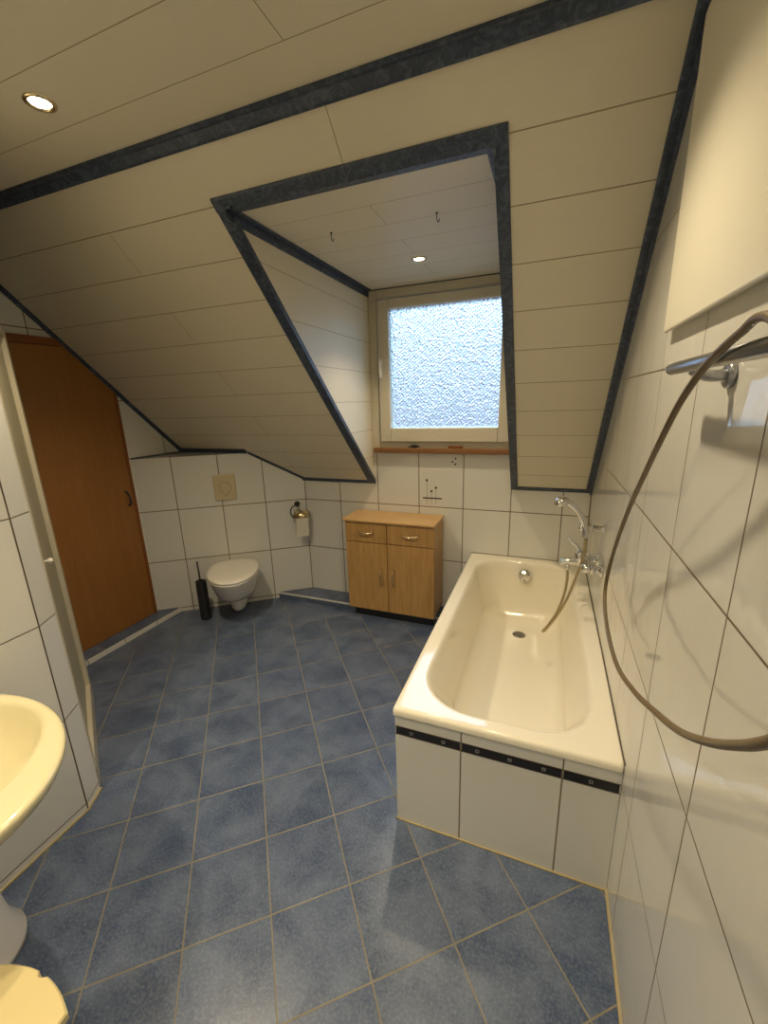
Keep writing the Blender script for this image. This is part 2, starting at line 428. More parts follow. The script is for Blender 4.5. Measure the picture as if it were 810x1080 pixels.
# dormer opening: left, right, top (wrapping the arris)
L_trim(8, (DX0, YDT - .03, slope_z(YDT - .03)), (DX0, YW - .002, ZK), -X, .046, NS, -NS, .02, X, .008)
L_trim(9, (DX1, YDT - .03, slope_z(YDT - .03)), (DX1, YW - .002, ZK), X, .036, NS, -NS, .03, -X, .008)
L_trim(10, (DX0 - .046, YDT, DZ), (DX1 + .036, YDT, DZ), -DS, .045, NS, Y, .03, -Z, .009)
L_trim(11, (DX0, YDT - .018, DZ), (DX0, YW, DZ), X, .032, -Z, -Z, .042, X, .008)                        # dormer ceiling / left cheek
bm = B(); prism(bm, [(DX0 - .012, YDT, DZ), (DX0 - .012, YDT + .06, slope_z(YDT + .06)), (DX0 - .012, YDT + .06, DZ)], (.021, 0, 0)); link('trim_14', bm, m_trim, kind='structure')
L_trim(12, (DX1, YDT, DZ), (DX1, YW, DZ), -X, .03, -Z, -Z, .03, -X, .010)
L_trim(13, (DX0, YW, DZ), (DX1, YW, DZ), -Y, .012, -Z, -Z, .010, -Y, .008)

# ------------------------------------------------------------------ printed decor on one wall tile
dec = B()
yq = YW - .0006
def wx(px, z=.913): return -.826 + (px - 446.6) * (.142 / 18.8)
box(dec, (wx(446.6), yq, .908), (wx(465.4), YW, .918))
for hx, hz in ((450.7, 1.045), (455.2, .965), (459.6, .992)):
    lathe(dec, [(.0085, 0), (.0085, .0007)], (wx(hx), YW, hz), (0, -1, 0), 14)
for dx, dz in ((-.588, 1.205), (-.609, 1.183), (-.590, 1.166)):
    lathe(dec, [(.007, 0), (.007, .0007)], (dx, YW, dz), (0, -1, 0), 12)
link('tile_print', dec, m_print, wall_back)
dec = B()
for hx, hz in ((450.7, 1.045), (455.2, .965), (459.6, .992)):
    box(dec, (wx(hx) - .0016, yq, .868), (wx(hx) + .0016, YW, hz))
link('tile_print_stems', dec, m_print_line, wall_back)

# ------------------------------------------------------------------ window
win = bpy.data.objects.new('window_1', None); C.objects.link(win); win.location = (-.7, YW, 1.25); win['kind'] = 'structure'
def frame(name, x0, x1, z0, z1, w, y0, y1, mat, parent, wb=None, wt=None, bevel=.004):
    bm = B(); wb = wb or w; wt = wt or w
    box(bm, (x0, y0, z0), (x0 + w, y1, z1)); box(bm, (x1 - w, y0, z0), (x1, y1, z1))
    box(bm, (x0 + w, y0, z1 - wt), (x1 - w, y1, z1)); box(bm, (x0 + w, y0, z0), (x1 - w, y1, z0 + wb))
    return link(name, bm, mat, parent, bevel=bevel)
frame('window_frame', DX0, DX1, 1.25, DZ, .062, YW - .012, YW + .07, m_frame, win, wb=.07)
sash = frame('sash', -1.133, -.226, 1.322, 2.264, .08, YW - .034, YW + .045, m_frame, win, wb=.098, wt=.06, bevel=.007)
bm = B(); box(bm, (-1.057, YW + .005, 1.416), (-.302, YW + .012, 2.208)); link('window_pane', bm, m_glass, win)
bm = B()
for z in (1.878, 1.80): lathe(bm, [(.011, 0), (.011, .022)], (-1.113, YW - .034, z), (0, -1, 0), 12)
tube(bm, [(-1.113, YW - .056, 1.885), (-1.112, YW - .062, 1.82), (-1.107, YW - .060, 1.762)], lambda t: .010 - .002 * t, 10, 4)
box(bm, (-1.128, YW - .042, 1.765), (-1.098, YW - .034, 1.895))
link('window_handle', bm, m_ceramic, win, smooth=False, bevel=.002)
bm = B(); box(bm, (-1.188, YW - .045, 1.243), (DX1 + .002, YW + .02, 1.278)); link('window_sill', bm, m_sill, win, bevel=.006)
bm = B(); box(bm, (-.90, YW - .03, 1.283), (-.86, YW - .012, 1.30)); tube(bm, [(-.92, YW - .03, 1.285), (-.88, YW - .036, 1.298), (-.84, YW - .03, 1.289)], .005, 8, 4)
link('window_latch', bm, m_dark, win)
blk = bxo('wood_wedge', (-.635, YW - .036, 1.279), (-.535, YW - .014, 1.296), m_door_frame, bevel=.003)
tag(recenter(blk), 'small reddish-brown wooden wedge lying on the window sill', 'wedge')

# ------------------------------------------------------------------ door
door = bpy.data.objects.new('door_1', None); C.objects.link(door); door.location = (XD, 1.6, .038); door['kind'] = 'structure'
def yz_at(z): return YW - (z - ZK) / M
bm = B()
c = .035
prism(bm, [(XD, 1.2, .04), (XD, 2.095, .04), (XD, 2.095, slope_z(2.095) - c), (XD, yz_at(1.985) - c, 1.985), (XD, 1.2, 1.985)], (.018, 0, 0))
link('door_leaf', bm, m_door, door, bevel=.002)
bm = B(); prism(bm, [(XD, 1.2, 1.987), (XD, yz_at(1.987) - c, 1.987), (XD, yz_at(2.03) - c, 2.03), (XD, 1.2, 2.03)], (.026, 0, 0))
prism(bm, [(XD, 2.097, .04), (XD, 2.12, .04), (XD, 2.12, slope_z(2.12) - c), (XD, 2.097, slope_z(2.097) - c)], (.019, 0, 0))
link('door_frame', bm, m_door_frame, door, bevel=.002)
bm = B()
tube(bm, [(XD + .018, 2.045, 1.035), (XD + .045, 2.045, 1.02), (XD + .052, 2.047, .985), (XD + .045, 2.05, .945), (XD + .018, 2.052, .93)], .0065, 10, 5)
link('door_handle', bm, m_dark, door, smooth=True)

# ------------------------------------------------------------------ bathtub
tub = thing('bathtub', 'cream enamel bathtub with a white tiled apron against the right wall', 'bathtub', (-.09, 2.03, 0))
TX0, TX1, TY0, TY1, TZ = -.463, XR - .001, 1.188, YW - .001, .524
rings = [rrect(TX0 + .012, TX1 - .002, TY0 + .012, TY1 - .002, .012, .494), rrect(TX0, TX1, TY0, TY1, .012, .494),
         rrect(TX0, TX1, TY0, TY1, .014, .498), rrect(TX0, TX1, TY0, TY1, .014, .513), rrect(TX0 + .003, TX1 - .001, TY0 + .003, TY1 - .001, .014, .520),
         rrect(TX0 + .008, TX1 - .003, TY0 + .008, TY1 - .003, .016, .5235), rrect(TX0 + .018, TX1 - .006, TY0 + .018, TY1 - .006, .02, .524), rrect(TX0 + .024, TX1 - .009, TY0 + .024, TY1 - .009, .024, .524)]
IX0, IX1, IY0, IY1 = -.400, .222, 1.245, 2.805
rings += [rrect(IX0 - .012, IX1 + .012, IY0 - .012, IY1 + .012, .222, .524), rrect(IX0 - .004, IX1 + .004, IY0 - .004, IY1 + .004, .214, .5235), rrect(IX0 + .004, IX1 - .004, IY0 + .004, IY1 - .004, .208, .521),
          rrect(IX0 + .010, IX1 - .010, IY0 + .012, IY1 - .008, .204, .512)]
NR = 22
for i in range(NR + 1):
    t = i / NR
    # wall then rounded bottom: horizontal inset h(t), depth d(t)
    ang = max(0, (t - .55) / .45) * PI / 2
    if t < .55:
        k = t / .55; dz = .275 * k; hx = .055 * k; hyn = .26 * k; hyf = .05 * k
    else:
        dz = .275 + .10 * math.sin(ang); hx = .055 + .085 * (1 - math.cos(ang)); hyn = .26 + .16 * (1 - math.cos(ang)); hyf = .05 + .10 * (1 - math.cos(ang))
    z = .505 - dz
    rings.append(rrect(IX0 + .014 + hx, IX1 - .014 - hx, IY0 + .018 + hyn, IY1 - .012 - hyf, .2 - .10 * t, z))
last = rings[-1]; cx = sum(p.x for p in last) / len(last); cy = sum(p.y for p in last) / len(last); zz = last[0].z
for s, d in ((.9, -.002), (.6, -.005), (.3, -.008), (.02, -.009)):
    rings.append([Vector((cx + (p.x - cx) * s, cy + (p.y - cy) * s, zz + d)) for p in last])
bm = B(); loft(bm, rings, False, True)
shell = link('tub_shell', bm, m_enamel, tub, smooth=True)
# apron: two tiled panels with border strips
AX, AY = -.456, 1.200
bm = B(); box(bm, (AX, AY, 0), (XR - .001, AY + .02, .494)); link('front_apron', bm, m_apron, tub)
bm = B(); box(bm, (AX, AY + .02, 0), (AX + .02, YW - .001, .494)); link('side_apron', bm, m_apron_s, tub)
joints = [AX, -.212, .117, XR - .002]
for i in range(3):
    a, b = joints[i] + .003, joints[i + 1] - .003
    bs = bxo('border_tile', (a, AY - .0022, .408), (b, AY, .440), m_black, tub, bevel=.0008, label='narrow black patterned border tile')
    n = max(1, round((b - a) / .115))
    for k in range(n):
        bm = B()
        c_ = a + (b - a) * (k + .5) / n
        loft(bm, [[Vector((c_ + w * sx, yy, .424 + w * sz)) for sx, sz in ((-1, -1), (1, -1), (1, 1), (-1, 1))] for w, yy in ((.006, AY - .0021), (.006, AY - .0028), (.0036, AY - .0028), (.0036, AY - .0021))], False, False)
        link('border_motif', bm, m_silver, bs)
bm = B(); box(bm, (AX, AY - .0015, .489), (XR - .002, AY, .4945)); box(bm, (AX, AY - .0014, .4045), (XR - .002, AY, .4078)); box(bm, (AX, AY - .0014, .4402), (XR - .002, AY, .4425))
link('apron_joint', bm, m_gap, tub)
bm = B(); box(bm, (AX - .004, AY - .006, 0), (XR - .002, AY, .005)); box(bm, (AX - .005, AY - .006, 0), (AX, 2.695, .005)); link('caulk_line', bm, m_caulk, tub)
bm = B(); lathe(bm, [(.0, 0), (.041, 0), (.041, .004), (.034, .008), (.02, .009), (.0, .009)], (-.088, 2.52, zz - .007)); link('drain_cover', bm, plain('grey_metal', (.2, .19, .17), .3, .8), tub, smooth=True)
bm = B(); ax = Vector((0, -1, .12)).normalized()
lathe(bm, [(.0, -.01), (.042, -.01), (.042, .006), (.036, .014), (.024, .016), (.018, .024), (.0, .024)], (-.082, 2.764, .435), ax)
ov = link('overflow_dial', bm, m_chrome, tub, smooth=True)
bm = B()
for k in range(3):
    a = PI / 2 + k * 2 * PI / 3
    u = Vector((1, 0, 0)); w = u.cross(ax)
    c0 = Vector((-.082, 2.764, .435)) + ax * .0155
    tube(bm, [c0, c0 + (u * math.cos(a) + w * math.sin(a)) * .034], .0035, 8)
link('dial_grip', bm, m_dark, ov)

# ------------------------------------------------------------------ bath mixer tap, hose and hand shower
tap = thing('bath_mixer_tap', 'chrome bath mixer tap on the right wall above the tub, lever raised', 'tap', (XR, 2.14, .80))
for yy in (2.065, 2.215):
    bm = B(); lathe(bm, [(.0, 0), (.033, 0), (.033, .006), (.026, .014), (.015, .018), (.015, .034), (.02, .036), (.02, .052), (.0, .052)], (XR, yy, .80), (-1, 0, 0))
    link('wall_flange', bm, m_chrome, tap, smooth=True)
bm = B()
lathe(bm, [(.0, 0), (.016, 0), (.023, .02), (.026, .05), (.026, .13), (.023, .16), (.016, .18), (.0, .18)], (.215, 2.05, .80), (0, 1, 0))
lathe(bm, [(.0, 0), (.026, 0), (.027, .03), (.025, .055), (.014, .066), (.0, .068)], (.20, 2.14, .80), (-.25, 0, 1))
link('tap_body', bm, m_chrome, tap, smooth=True)
bm = B(); tube(bm, [(.21, 2.14, .80), (.16, 2.14, .805), (.12, 2.14, .80), (.10, 2.14, .785)], lambda t: .019 - .004 * t, 14, 5)
link('spout', bm, m_chrome, tap, smooth=True)
bm = B(); tube(bm, [(.184, 2.14, .862), (.17, 2.14, .885), (.145, 2.14, .91), (.125, 2.14, .935)], lambda t: .012 - .006 * t, 10, 5)
link('tap_lever', bm, m_chrome, tap, smooth=True)
bm = B(); lathe(bm, [(.0, 0), (.010, 0), (.010, .03), (.007, .034), (.0, .034)], (.137, 2.14, .79), (0, 0, -1), 14)
link('diverter_outlet', bm, m_chrome, tap, smooth=True)
br = thing('shower_bracket', 'short chrome wall bracket holding the hand shower above the mixer tap', 'bracket', (XR, 2.14, .985))
bm = B(); lathe(bm, [(0, 0), (.02, 0), (.02, .006), (.014, .01), (.0125, .06), (.0, .06)], (XR, 2.14, .985), (-1, 0, 0)); link('wall_mount', bm, m_chrome, br, smooth=True)
bm = B(); lathe(bm, [(0, 0), (.018, 0), (.02, .01), (.02, .05), (.016, .06), (.0, .06)], (XR - .052, 2.14, .985), (-1, 0, 0)); link('holder_clamp', bm, m_chrome, br, smooth=True)
hs = thing('hand_shower', 'chrome hand shower resting in its wall bracket above the bathtub', 'hand shower', (.197, 2.14, .96))
bm = B(); tube(bm, [(.200, 2.12, .94), (.197, 2.12, .99), (.178, 2.12, 1.04), (.145, 2.12, 1.085), (.105, 2.12, 1.115), (.085, 2.12, 1.122)], lambda t: .0125 + .005 * t, 14, 6)
link('shower_handle', bm, m_chrome, hs, smooth=True)
bm = B(); lathe(bm, [(.0, .022), (.018, .02), (.031, .006), (.035, -.008), (.034, -.018), (.0, -.019)], (.082, 2.12, 1.115), (-.25, 0, 1)); link('spray_head', bm, m_chrome, hs, smooth=True)
bm = B()
tube(bm, [(.137, 2.14, .757), (.139, 2.13, .70), (.130, 2.12, .62), (.105, 2.11, .53), (.07, 2.105, .455), (.048, 2.10, .425), (.046, 2.09, .42), (.06, 2.085, .44), (.098, 2.085, .51), (.132, 2.09, .585), (.155, 2.10, .65), (.178, 2.105, .74), (.20, 2.10, .85), (.201, 2.118, .95)], .0065, 10, 8)
hz = link('shower_hose', bm, m_hose_metal, hs, smooth=True)

# ------------------------------------------------------------------ towel rail, wall panel and hose loop
rail = thing('towel_rail', 'satin chrome towel rail on the right wall under the white wall panel', 'towel rail', (XR, .85, 1.65))
bm = B(); tube(bm, [(.221, 1.015, 1.647), (.221, 1.0, 1.647), (.221, .25, 1.647)], lambda t: .0115 if t > .1 else .009, 16); link('bar', bm, m_chrome_b, rail, smooth=True)
bm = B(); lathe(bm, [(0, 0), (.008, 0), (.0115, -.006), (.0115, -.02), (0, -.02)], (.221, 1.021, 1.647), (0, 1, 0), 16); link('end_cap', bm, m_chrome_b, rail, smooth=True)
for yy in (.895, .35):
    bm = B(); lathe(bm, [(0, 0), (.022, 0), (.022, .008), (.018, .011), (0, .011)], (XR, yy, 1.628), (-1, 0, 0), 24)
    tube(bm, [(XR - .008, yy, 1.628), (XR - .035, yy, 1.628), (.225, yy, 1.640)], .010, 14, 4)
    link('rail_bracket', bm, m_chrome_b, rail, smooth=True)
pn = thing('wall_panel', 'flat white rectangular panel mounted high on the right tiled wall', 'panel', (XR, .9, 1.73))
px = .262
bm = B(); box(bm, (px, .30, 1.752), (px + .010, 1.345, 2.405)); link('panel_face', bm, m_panelw, pn, bevel=.004)
bm = B(); box(bm, (px + .010, .31, 1.757), (XR, 1.338, 2.395)); link('panel_back', bm, m_panelw, pn)

def at_x(pxy, x):      # a point on the hose loop: keeps the traced bend, at its own distance from the wall
    y, z = pxy; k = x / .2
    return Vector((x, y * k, 1.6 + (z - 1.6) * k))
loop = [(.43, 1.62), (.567, 1.673), (.633, 1.665), (.733, 1.637), (.825, 1.592), (.912, 1.528), (1.024, 1.434), (1.173, 1.299), (1.308, 1.132), (1.356, 1.003),
        (1.254, .943), (1.059, .944), (.865, 1.009), (.715, 1.079), (.602, 1.138), (.513, 1.199), (.444, 1.257), (.402, 1.299), (.33, 1.38)]
bm = B()
n_ = len(loop)
tube(bm, [Vector((XR - .001, .22, 1.66)), Vector((.24, .24, 1.665))] + [at_x(p, .198 + .006 * math.sin(i)) for i, p in enumerate(loop)] + [Vector((.25, .2, 1.42)), Vector((XR - .001, .15, 1.43))], .0054, 12, 8)
hose = link('loose_hose', bm, m_hose, smooth=True)
tag(recenter(hose), 'thin brown hose hanging in a wide loop in front of the right wall', 'hose')

# ------------------------------------------------------------------ base cabinet
cab = thing('bathroom_cabinet', 'small birch veneer cabinet with two doors and two drawers below the window', 'cabinet', (-1.01, 2.73, 0))
cx0, cx1, cy0, cy1, cz0, cz1 = -1.345, -.672, 2.605, 2.862, .085, .775
bxo('cabinet_body', (cx0 + .004, cy0 + .018, cz0), (cx1, cy1, cz1), m_birch, cab, bevel=.0015)
bxo('cabinet_top', (cx0 - .012, cy0 - .018, cz1), (cx1 + .008, cy1, cz1 + .019), m_birch_top, cab, bevel=.005)
mid = (cx0 + cx1) / 2 - .01
zd = .617
def bow(bm, p, q, out, r=.005, h=.028):
    p, q, out = Vector(p), Vector(q), Vector(out)
    tube(bm, [p, p + out * h * .8 + (q - p) * .12, p.lerp(q, .5) + out * h, q + out * h * .8 - (q - p) * .12, q], r, 10, 6)
for a, b, hx in ((cx0 + .004, mid - .002, 1), (mid + .002, cx1 - .001, 0)):
    d = bxo('drawer', (a, cy0, zd + .006), (b, cy0 + .018, cz1 - .004), m_birch, cab, bevel=.002)
    m_ = (a + b) / 2; bm = B(); bow(bm, (m_ - .062, cy0, .707), (m_ + .062, cy0, .707), (0, -1, -.35)); link('drawer_handle', bm, m_brass, d, smooth=True)
    dr = bxo('cabinet_door', (a, cy0, cz0), (b, cy0 + .018, zd), m_birch, cab, bevel=.002)
    hxx = (b - .045) if hx else (a + .045)
    bm = B(); bow(bm, (hxx, cy0, .30), (hxx, cy0, .43), (0, -1, 0)); link('door_handle', bm, m_brass, dr, smooth=True)
bxo('shadow_plinth', (cx0 + .03, cy0 + .055, 0), (cx1 - .03, cy0 + .085, cz0), m_dark, cab)  # dark boards, front and back, stand in for the shadow under the cabinet
bxo('shadow_plinth', (cx0 + .03, cy1 - .05, .056), (cx1 - .03, cy1 - .02, cz0), m_dark, cab)

# ------------------------------------------------------------------ wall-hung toilet
TS = .600
wc = thing('toilet', 'white wall-hung toilet with closed lid on the diagonal tiled wall', 'toilet', tuple(tp(TS, 0, .1)))
def egg(n0, n1, hw, z, N=44, back=.5):
    """egg ring in wall coordinates: n from wall n0 to n1, half width hw"""
    out = []
    mid_ = n0 + (n1 - n0) * .45
    for k in range(N):
        a = 2 * PI * k / N; c_, s_ = math.cos(a), math.sin(a)
        if c_ >= 0: nn = mid_ + (n1 - mid_) * c_; w = hw * s_
        else:
            nn = mid_ + (mid_ - n0) * (-(abs(c_) ** (back + .25)));  w = hw * (abs(s_) ** .72) * (1 if s_ > 0 else -1)
        out.append(tp(TS + w, nn, z))
    return out
bm = B()
loft(bm, [egg(.0, .24, .09, .165), egg(.0, .32, .115, .172), egg(.0, .39, .138, .20), egg(.0, .45, .157, .245), egg(.0, .485, .17, .31), egg(.0, .515, .178, .35), egg(.0, .53, .18, .372), egg(.004, .526, .177, .38)])
link('bowl', bm, m_ceramic, wc, smooth=True)
bm = B()
loft(bm, [egg(.06, .24, .045, .055), egg(.05, .265, .058, .062), egg(.04, .28, .066, .09), egg(.01, .29, .07, .18)])
link('trap_outlet', bm, m_ceramic, wc, smooth=True)
bm = B(); loft(bm, [egg(.05, .538, .181, .380), egg(.046, .543, .184, .384), egg(.046, .543, .184, .394), egg(.05, .54, .182, .397)]); link('seat', bm, m_ceramic, wc, smooth=False, bevel=.002)
bm = B(); loft(bm, [egg(.045, .54, .182, .399), egg(.04, .546, .186, .403), egg(.04, .546, .186, .411), egg(.05, .538, .18, .417), egg(.09, .49, .15, .421), egg(.16, .40, .09, .423), egg(.24, .30, .02, .4235)]); link('lid', bm, m_ceramic, wc, smooth=True)
# flush plate
fp = thing('flush_plate', 'square beige flush plate set in the tiled wall above the toilet', 'flush plate', tuple(tp(.613, 0, .99)))
def wbox(bm, s0, s1, n0, n1, z0, z1):
    prism(bm, [tp(s0, n0, z0), tp(s1, n0, z0), tp(s1, n0, z1), tp(s0, n0, z1)], TN * (n1 - n0))
bm = B(); wbox(bm, .533, .695, 0, .012, .893, 1.097); link('plate', bm, m_plate, fp, bevel=.004)
bm = B(); ctr = tp(.610, .012, .995)
lathe(bm, [(0, 0), (.036, 0), (.036, .004), (.031, .004), (.031, .001), (.0, .001)], ctr, TN); 
link('push_button', bm, m_plate, fp, smooth=False)
bm = B()
arc = [tp(.610 + .042 * math.sin(a), .0125, .995 + .045 * math.cos(a)) for a in [math.radians(q) for q in range(-130, 131, 13)]]
tube(bm, [tp(.610, .0125, .925)] + arc + [tp(.610, .0125, .925)], .0016, 6); link('plate_outline', bm, plain('brown_plastic_line', (.25, .19, .1), .5), fp)
# paper holder
ph = thing('toilet_roll_holder', 'dark metal ring toilet roll holder on the diagonal wall near the corner', 'toilet roll holder', tuple(tp(.06, 0, .80)))
bm = B(); lathe(bm, [(0, 0), (.022, 0), (.022, .012), (.014, .03), (0, .032)], tp(.075, 0, .815), TN, 16)
tube(bm, [tp(.075, .03, .815), tp(.075, .045, .80)], .008, 10)
link('rosette', bm, m_dark, ph, smooth=True)
bm = B(); tube(bm, [tp(.075, .045, .812), tp(.105, .05, .808), tp(.128, .055, .785), tp(.134, .06, .755), tp(.124, .062, .727), tp(.108, .062, .718), tp(.06, .062, .718), tp(-.012, .062, .718)], .005, 8, 5); link('ring', bm, m_dark, ph, smooth=True)
rl = thing('toilet_roll', 'partly used cream toilet roll hanging on its wall ring', 'toilet roll', tuple(tp(.05, .055, .70)))
bm = B(); lathe(bm, [(.016, 0), (.042, 0), (.042, .105), (.016, .105)], tp(-.004, .062, .722), tuple(TT), 28); link('roll', bm, m_paper, rl, smooth=False)
bm = B()
sheet = [(.105, .722), (.1045, .68), (.102, .64), (.098, .59), (.099, .56)]
pts = [tp(0.002, n_, z) for n_, z in sheet] + [tp(0.002, n_ - .002, z) for n_, z in sheet[::-1]]
prism(bm, pts, TT * .095); link('hanging_sheet', bm, m_paper, rl)
bm = B(); lathe(bm, [(0, 0), (.0445, 0), (.0445, .112), (0, .112)], tp(-.008, .062, .722), tuple(TT), 28)
# metal cover over the upper half of the roll
for v in list(bm.verts):
    if v.co.z < .715: v.co.z = .715
link('cover', bm, m_brass, ph, smooth=True)
# toilet brush
tb = thing('toilet_brush', 'slim dark toilet brush stand on the floor left of the toilet', 'toilet brush', (-2.405, 2.215, 0))
bx_, by_ = -2.405, 2.215
bm = B(); loft(bm, [rrect(bx_ - .034, bx_ + .034, by_ - .03, by_ + .03, .015, z, 4, 2) for z in (0, .32)] + [rrect(bx_ - .028, bx_ + .028, by_ - .024, by_ + .024, .012, z, 4, 2) for z in (.32, .05)]); link('holder', bm, m_dark, tb)
bm = B(); tube(bm, [(bx_, by_, .06), (bx_ - .008, by_ + .004, .30), (bx_ - .022, by_ + .012, .47)], .0065, 10); link('handle', bm, m_dark, tb, smooth=True)
bm = B(); lathe(bm, [(0, 0), (.025, .005), (.028, .04), (.02, .08), (0, .085)], (bx_, by_, .05), n=16); link('bristle_head', bm, m_ceramic, tb, smooth=True)

# ------------------------------------------------------------------ washbasin
wb = thing('washbasin', 'cream oval pedestal washbasin on the left partition wall', 'washbasin', (-1.45, .31, 0))
ZB = .74
def oval(cx_, a_, b_, z, N=64, xmin=-1.632):
    out = []
    for k in range(N):
        t = 2 * PI * k / N
        x = cx_ + a_ * math.cos(t); y = .31 + b_ * math.sin(t)
        out.append(Vector((max(x, xmin - .035 * (y / .8)), y, z)))
    return out
O = (-1.43, .40, .312)
rings = [oval(-1.52, .13, .12, .50), oval(-1.51, .19, .17, .53), oval(-1.48, .285, .235, .59), oval(-1.45, .355, .285, .65), oval(-1.437, .388, .305, .695), oval(-1.43, .398, .311, .722), oval(-1.43, .40, .312, ZB - .006), oval(-1.43, .395, .308, ZB),
         oval(-1.428, .38, .30, ZB + .0012), oval(-1.422, .30, .292, ZB + .001, xmin=-1.6), oval(-1.42, .285, .290, ZB, xmin=-1.6), oval(-1.42, .277, .284, ZB - .002, xmin=-1.6), oval(-1.42, .271, .278, ZB - .010, xmin=-1.6), oval(-1.42, .262, .266, ZB - .03, xmin=-1.6), oval(-1.42, .24, .24, ZB - .07, xmin=-1.6), oval(-1.42, .20, .20, ZB - .11, xmin=-1.6), oval(-1.42, .13, .13, ZB - .138, xmin=-1.6), oval(-1.42, .05, .05, ZB - .15, xmin=-1.6), oval(-1.42, .004, .004, ZB - .152, xmin=-1.6)]
bm = B(); loft(bm, rings); link('basin_bowl', bm, m_basin, wb, smooth=True)
bm = B()
def ped(hx, hy, z, x_=-1.52): return [Vector((max(x_ + hx * math.cos(2 * PI * k / 40), -1.625), .345 + hy * math.sin(2 * PI * k / 40), z)) for k in range(40)]
loft(bm, [ped(.13, .125, 0), ped(.13, .125, .02), ped(.105, .10, .08), ped(.095, .088, .2), ped(.1, .092, .4), ped(.12, .11, .53), ped(.13, .12, .56)]); link('pedestal', bm, m_ceramic, wb, smooth=True)
bm = B(); lathe(bm, [(0, 0), (.022, 0), (.022, .003), (0, .005)], (-1.42, .31, ZB - .151), n=18); link('basin_drain', bm, m_chrome, wb, smooth=True)

# ------------------------------------------------------------------ waste bin
bn = thing('waste_bin', 'waste bin with a flat cream bowed-front lid, bottom left by the washbasin', 'waste bin', (-.92, .13, 0))
def binring(z, g=0, notch=False):
    x0, x1 = -1.028 + g, -.812 - g; out = [Vector((x0, -.02 + g, z)), ]
    N = 24
    for k in range(N + 1):
        t = k / N; x = x0 + (x1 - x0) * t
        y = .265 - g + .022 * (1 - (2 * t - 1) ** 2)
        if notch and 11 <= k <= 12: y -= .006
        out.append(Vector((x, y, z)))
    out.append(Vector((x1, -.02 + g, z)))
    return out
bm = B(); loft(bm, [binring(0, .03), binring(.02, .026), binring(.43, .012)]); link('bin_body', bm, m_bin, bn, bevel=.003)
bm = B(); loft(bm, [binring(.43, .002), binring(.432, 0, True), binring(.446, 0, True), binring(.45, .003, True)]); link('bin_lid', bm, m_beige, bn)

# ------------------------------------------------------------------ shower enclosure
sh = thing('shower_enclosure', 'corner shower enclosure with frosted glass and champagne frame beside the door', 'shower', (-2.3, .9, 0))
p0 = Vector((-1.732, .890, 0)); p1 = Vector((-2.345, 1.282, 0)); p2 = Vector((XD + .003, 1.29, 0))
dd = (p1 - p0).normalized(); nn = Vector((-dd.y, dd.x, 0)) * -1 
if nn.dot(Vector((1, 1, 0))) < 0: nn = -nn
bm = B(); prism(bm, [p0, p1, p2, Vector((XD + .003, .2, 0)), Vector((-1.805, .2, 0)), Vector((-1.805, .89, 0))], (0, 0, .10)); link('shower_tray', bm, m_porcelain_tray, sh, bevel=.006)
def wallbox(bm, a, b, th, z0, z1, nv):
    prism(bm, [a + Vector((0, 0, z0)), b + Vector((0, 0, z0)), b + Vector((0, 0, z1)), a + Vector((0, 0, z1))], nv * -th)
ZS = 1.965
bm = B(); wallbox(bm, p0 + dd * .03 - nn * .02, p1 - dd * .03 - nn * .02, .006, .13, ZS - .03, nn); link('glass_door', bm, m_frost, sh)
bm = B(); q1 = p1.copy(); q2 = p2.copy(); nb = Vector((0, 1, 0))
wallbox(bm, q1 - nb * .02 + Vector((-.03, 0, 0)), q2 - nb * .02 + Vector((.02, 0, 0)), .006, .13, ZS - .03, nb); link('glass_side', bm, m_frost, sh)
bm = B()
prism(bm, [p1 - dd * .065 + Vector((0, 0, .1)), p1 + Vector((0, 0, .1)), p1 + Vector((-.03, .004, .1)), p1 + Vector((-.04, -.03, .1)), p1 - dd * .065 - nn * .03 + Vector((0, 0, .1))], (0, 0, ZS - .1)); link('corner_post', bm, m_alu, sh, bevel=.004)
bm = B(); wallbox(bm, p0, p0 + dd * .03, .03, .1, ZS, nn); link('wall_post', bm, m_alu, sh, bevel=.004)
for a_, b_, nv, z0, z1 in ((p0 + dd * .03, p1 - dd * .065, nn, .1, .128), (p0 + dd * .03, p1 - dd * .065, nn, ZS - .03, ZS), (q1 + Vector((-.04, 0, 0)), q2, nb, .1, .128), (q1 + Vector((-.04, 0, 0)), q2, nb, ZS - .03, ZS)):
    bm = B(); wallbox(bm, a_, b_, .03, z0, z1, nv); link('rail', bm, m_alu, sh, bevel=.003)
bm = B(); kc = p0 + dd * .10 + Vector((0, 0, 1.03)); lathe(bm, [(0, -.02), (.006, -.02), (.006, .002), (.011, .006), (.0125, .014), (.008, .02), (0, .021)], kc - nn * .0, nn, 18); link('knob', bm, m_ceramic, sh, smooth=True)

# ------------------------------------------------------------------ ceiling spotlights and hooks
def spotlight(x, y, z, label, power, cone=2.3, blend=.7):
    t = thing('ceiling_spotlight', label, 'ceiling light', (x, y, z), 'recessed ceiling spotlights')
    bm = B(); lathe(bm, [(.029, 0), (.029, -.003), (.034, -.006), (.041, -.004), (.043, 0), (.043, .002), (.029, .002)], (x, y, z), n=28)
    link('rim', bm, m_brass, t, smooth=True)
    bm = B(); lathe(bm, [(0, -.0025), (.018, -.002), (.0285, 0), (.0285, .001), (0, .001)], (x, y, z), n=24)
    link('bulb', bm, m_bulb, t, smooth=True)
    ld = bpy.data.lights.new('spot_lamp', 'SPOT'); ld.energy = power; ld.color = (1, .82, .54); ld.spot_size = cone; ld.spot_blend = blend; ld.shadow_soft_size = .03
    lo = bpy.data.objects.new('spot_lamp', ld); C.objects.link(lo); lo.parent = t; lo.location = (0, 0, -.02)
    return t
P_ = 52
spotlight(-1.487, 1.051, ZC, 'lit recessed spotlight in the flat cream ceiling, upper left', P_ * 1.15, 2.2, .8)
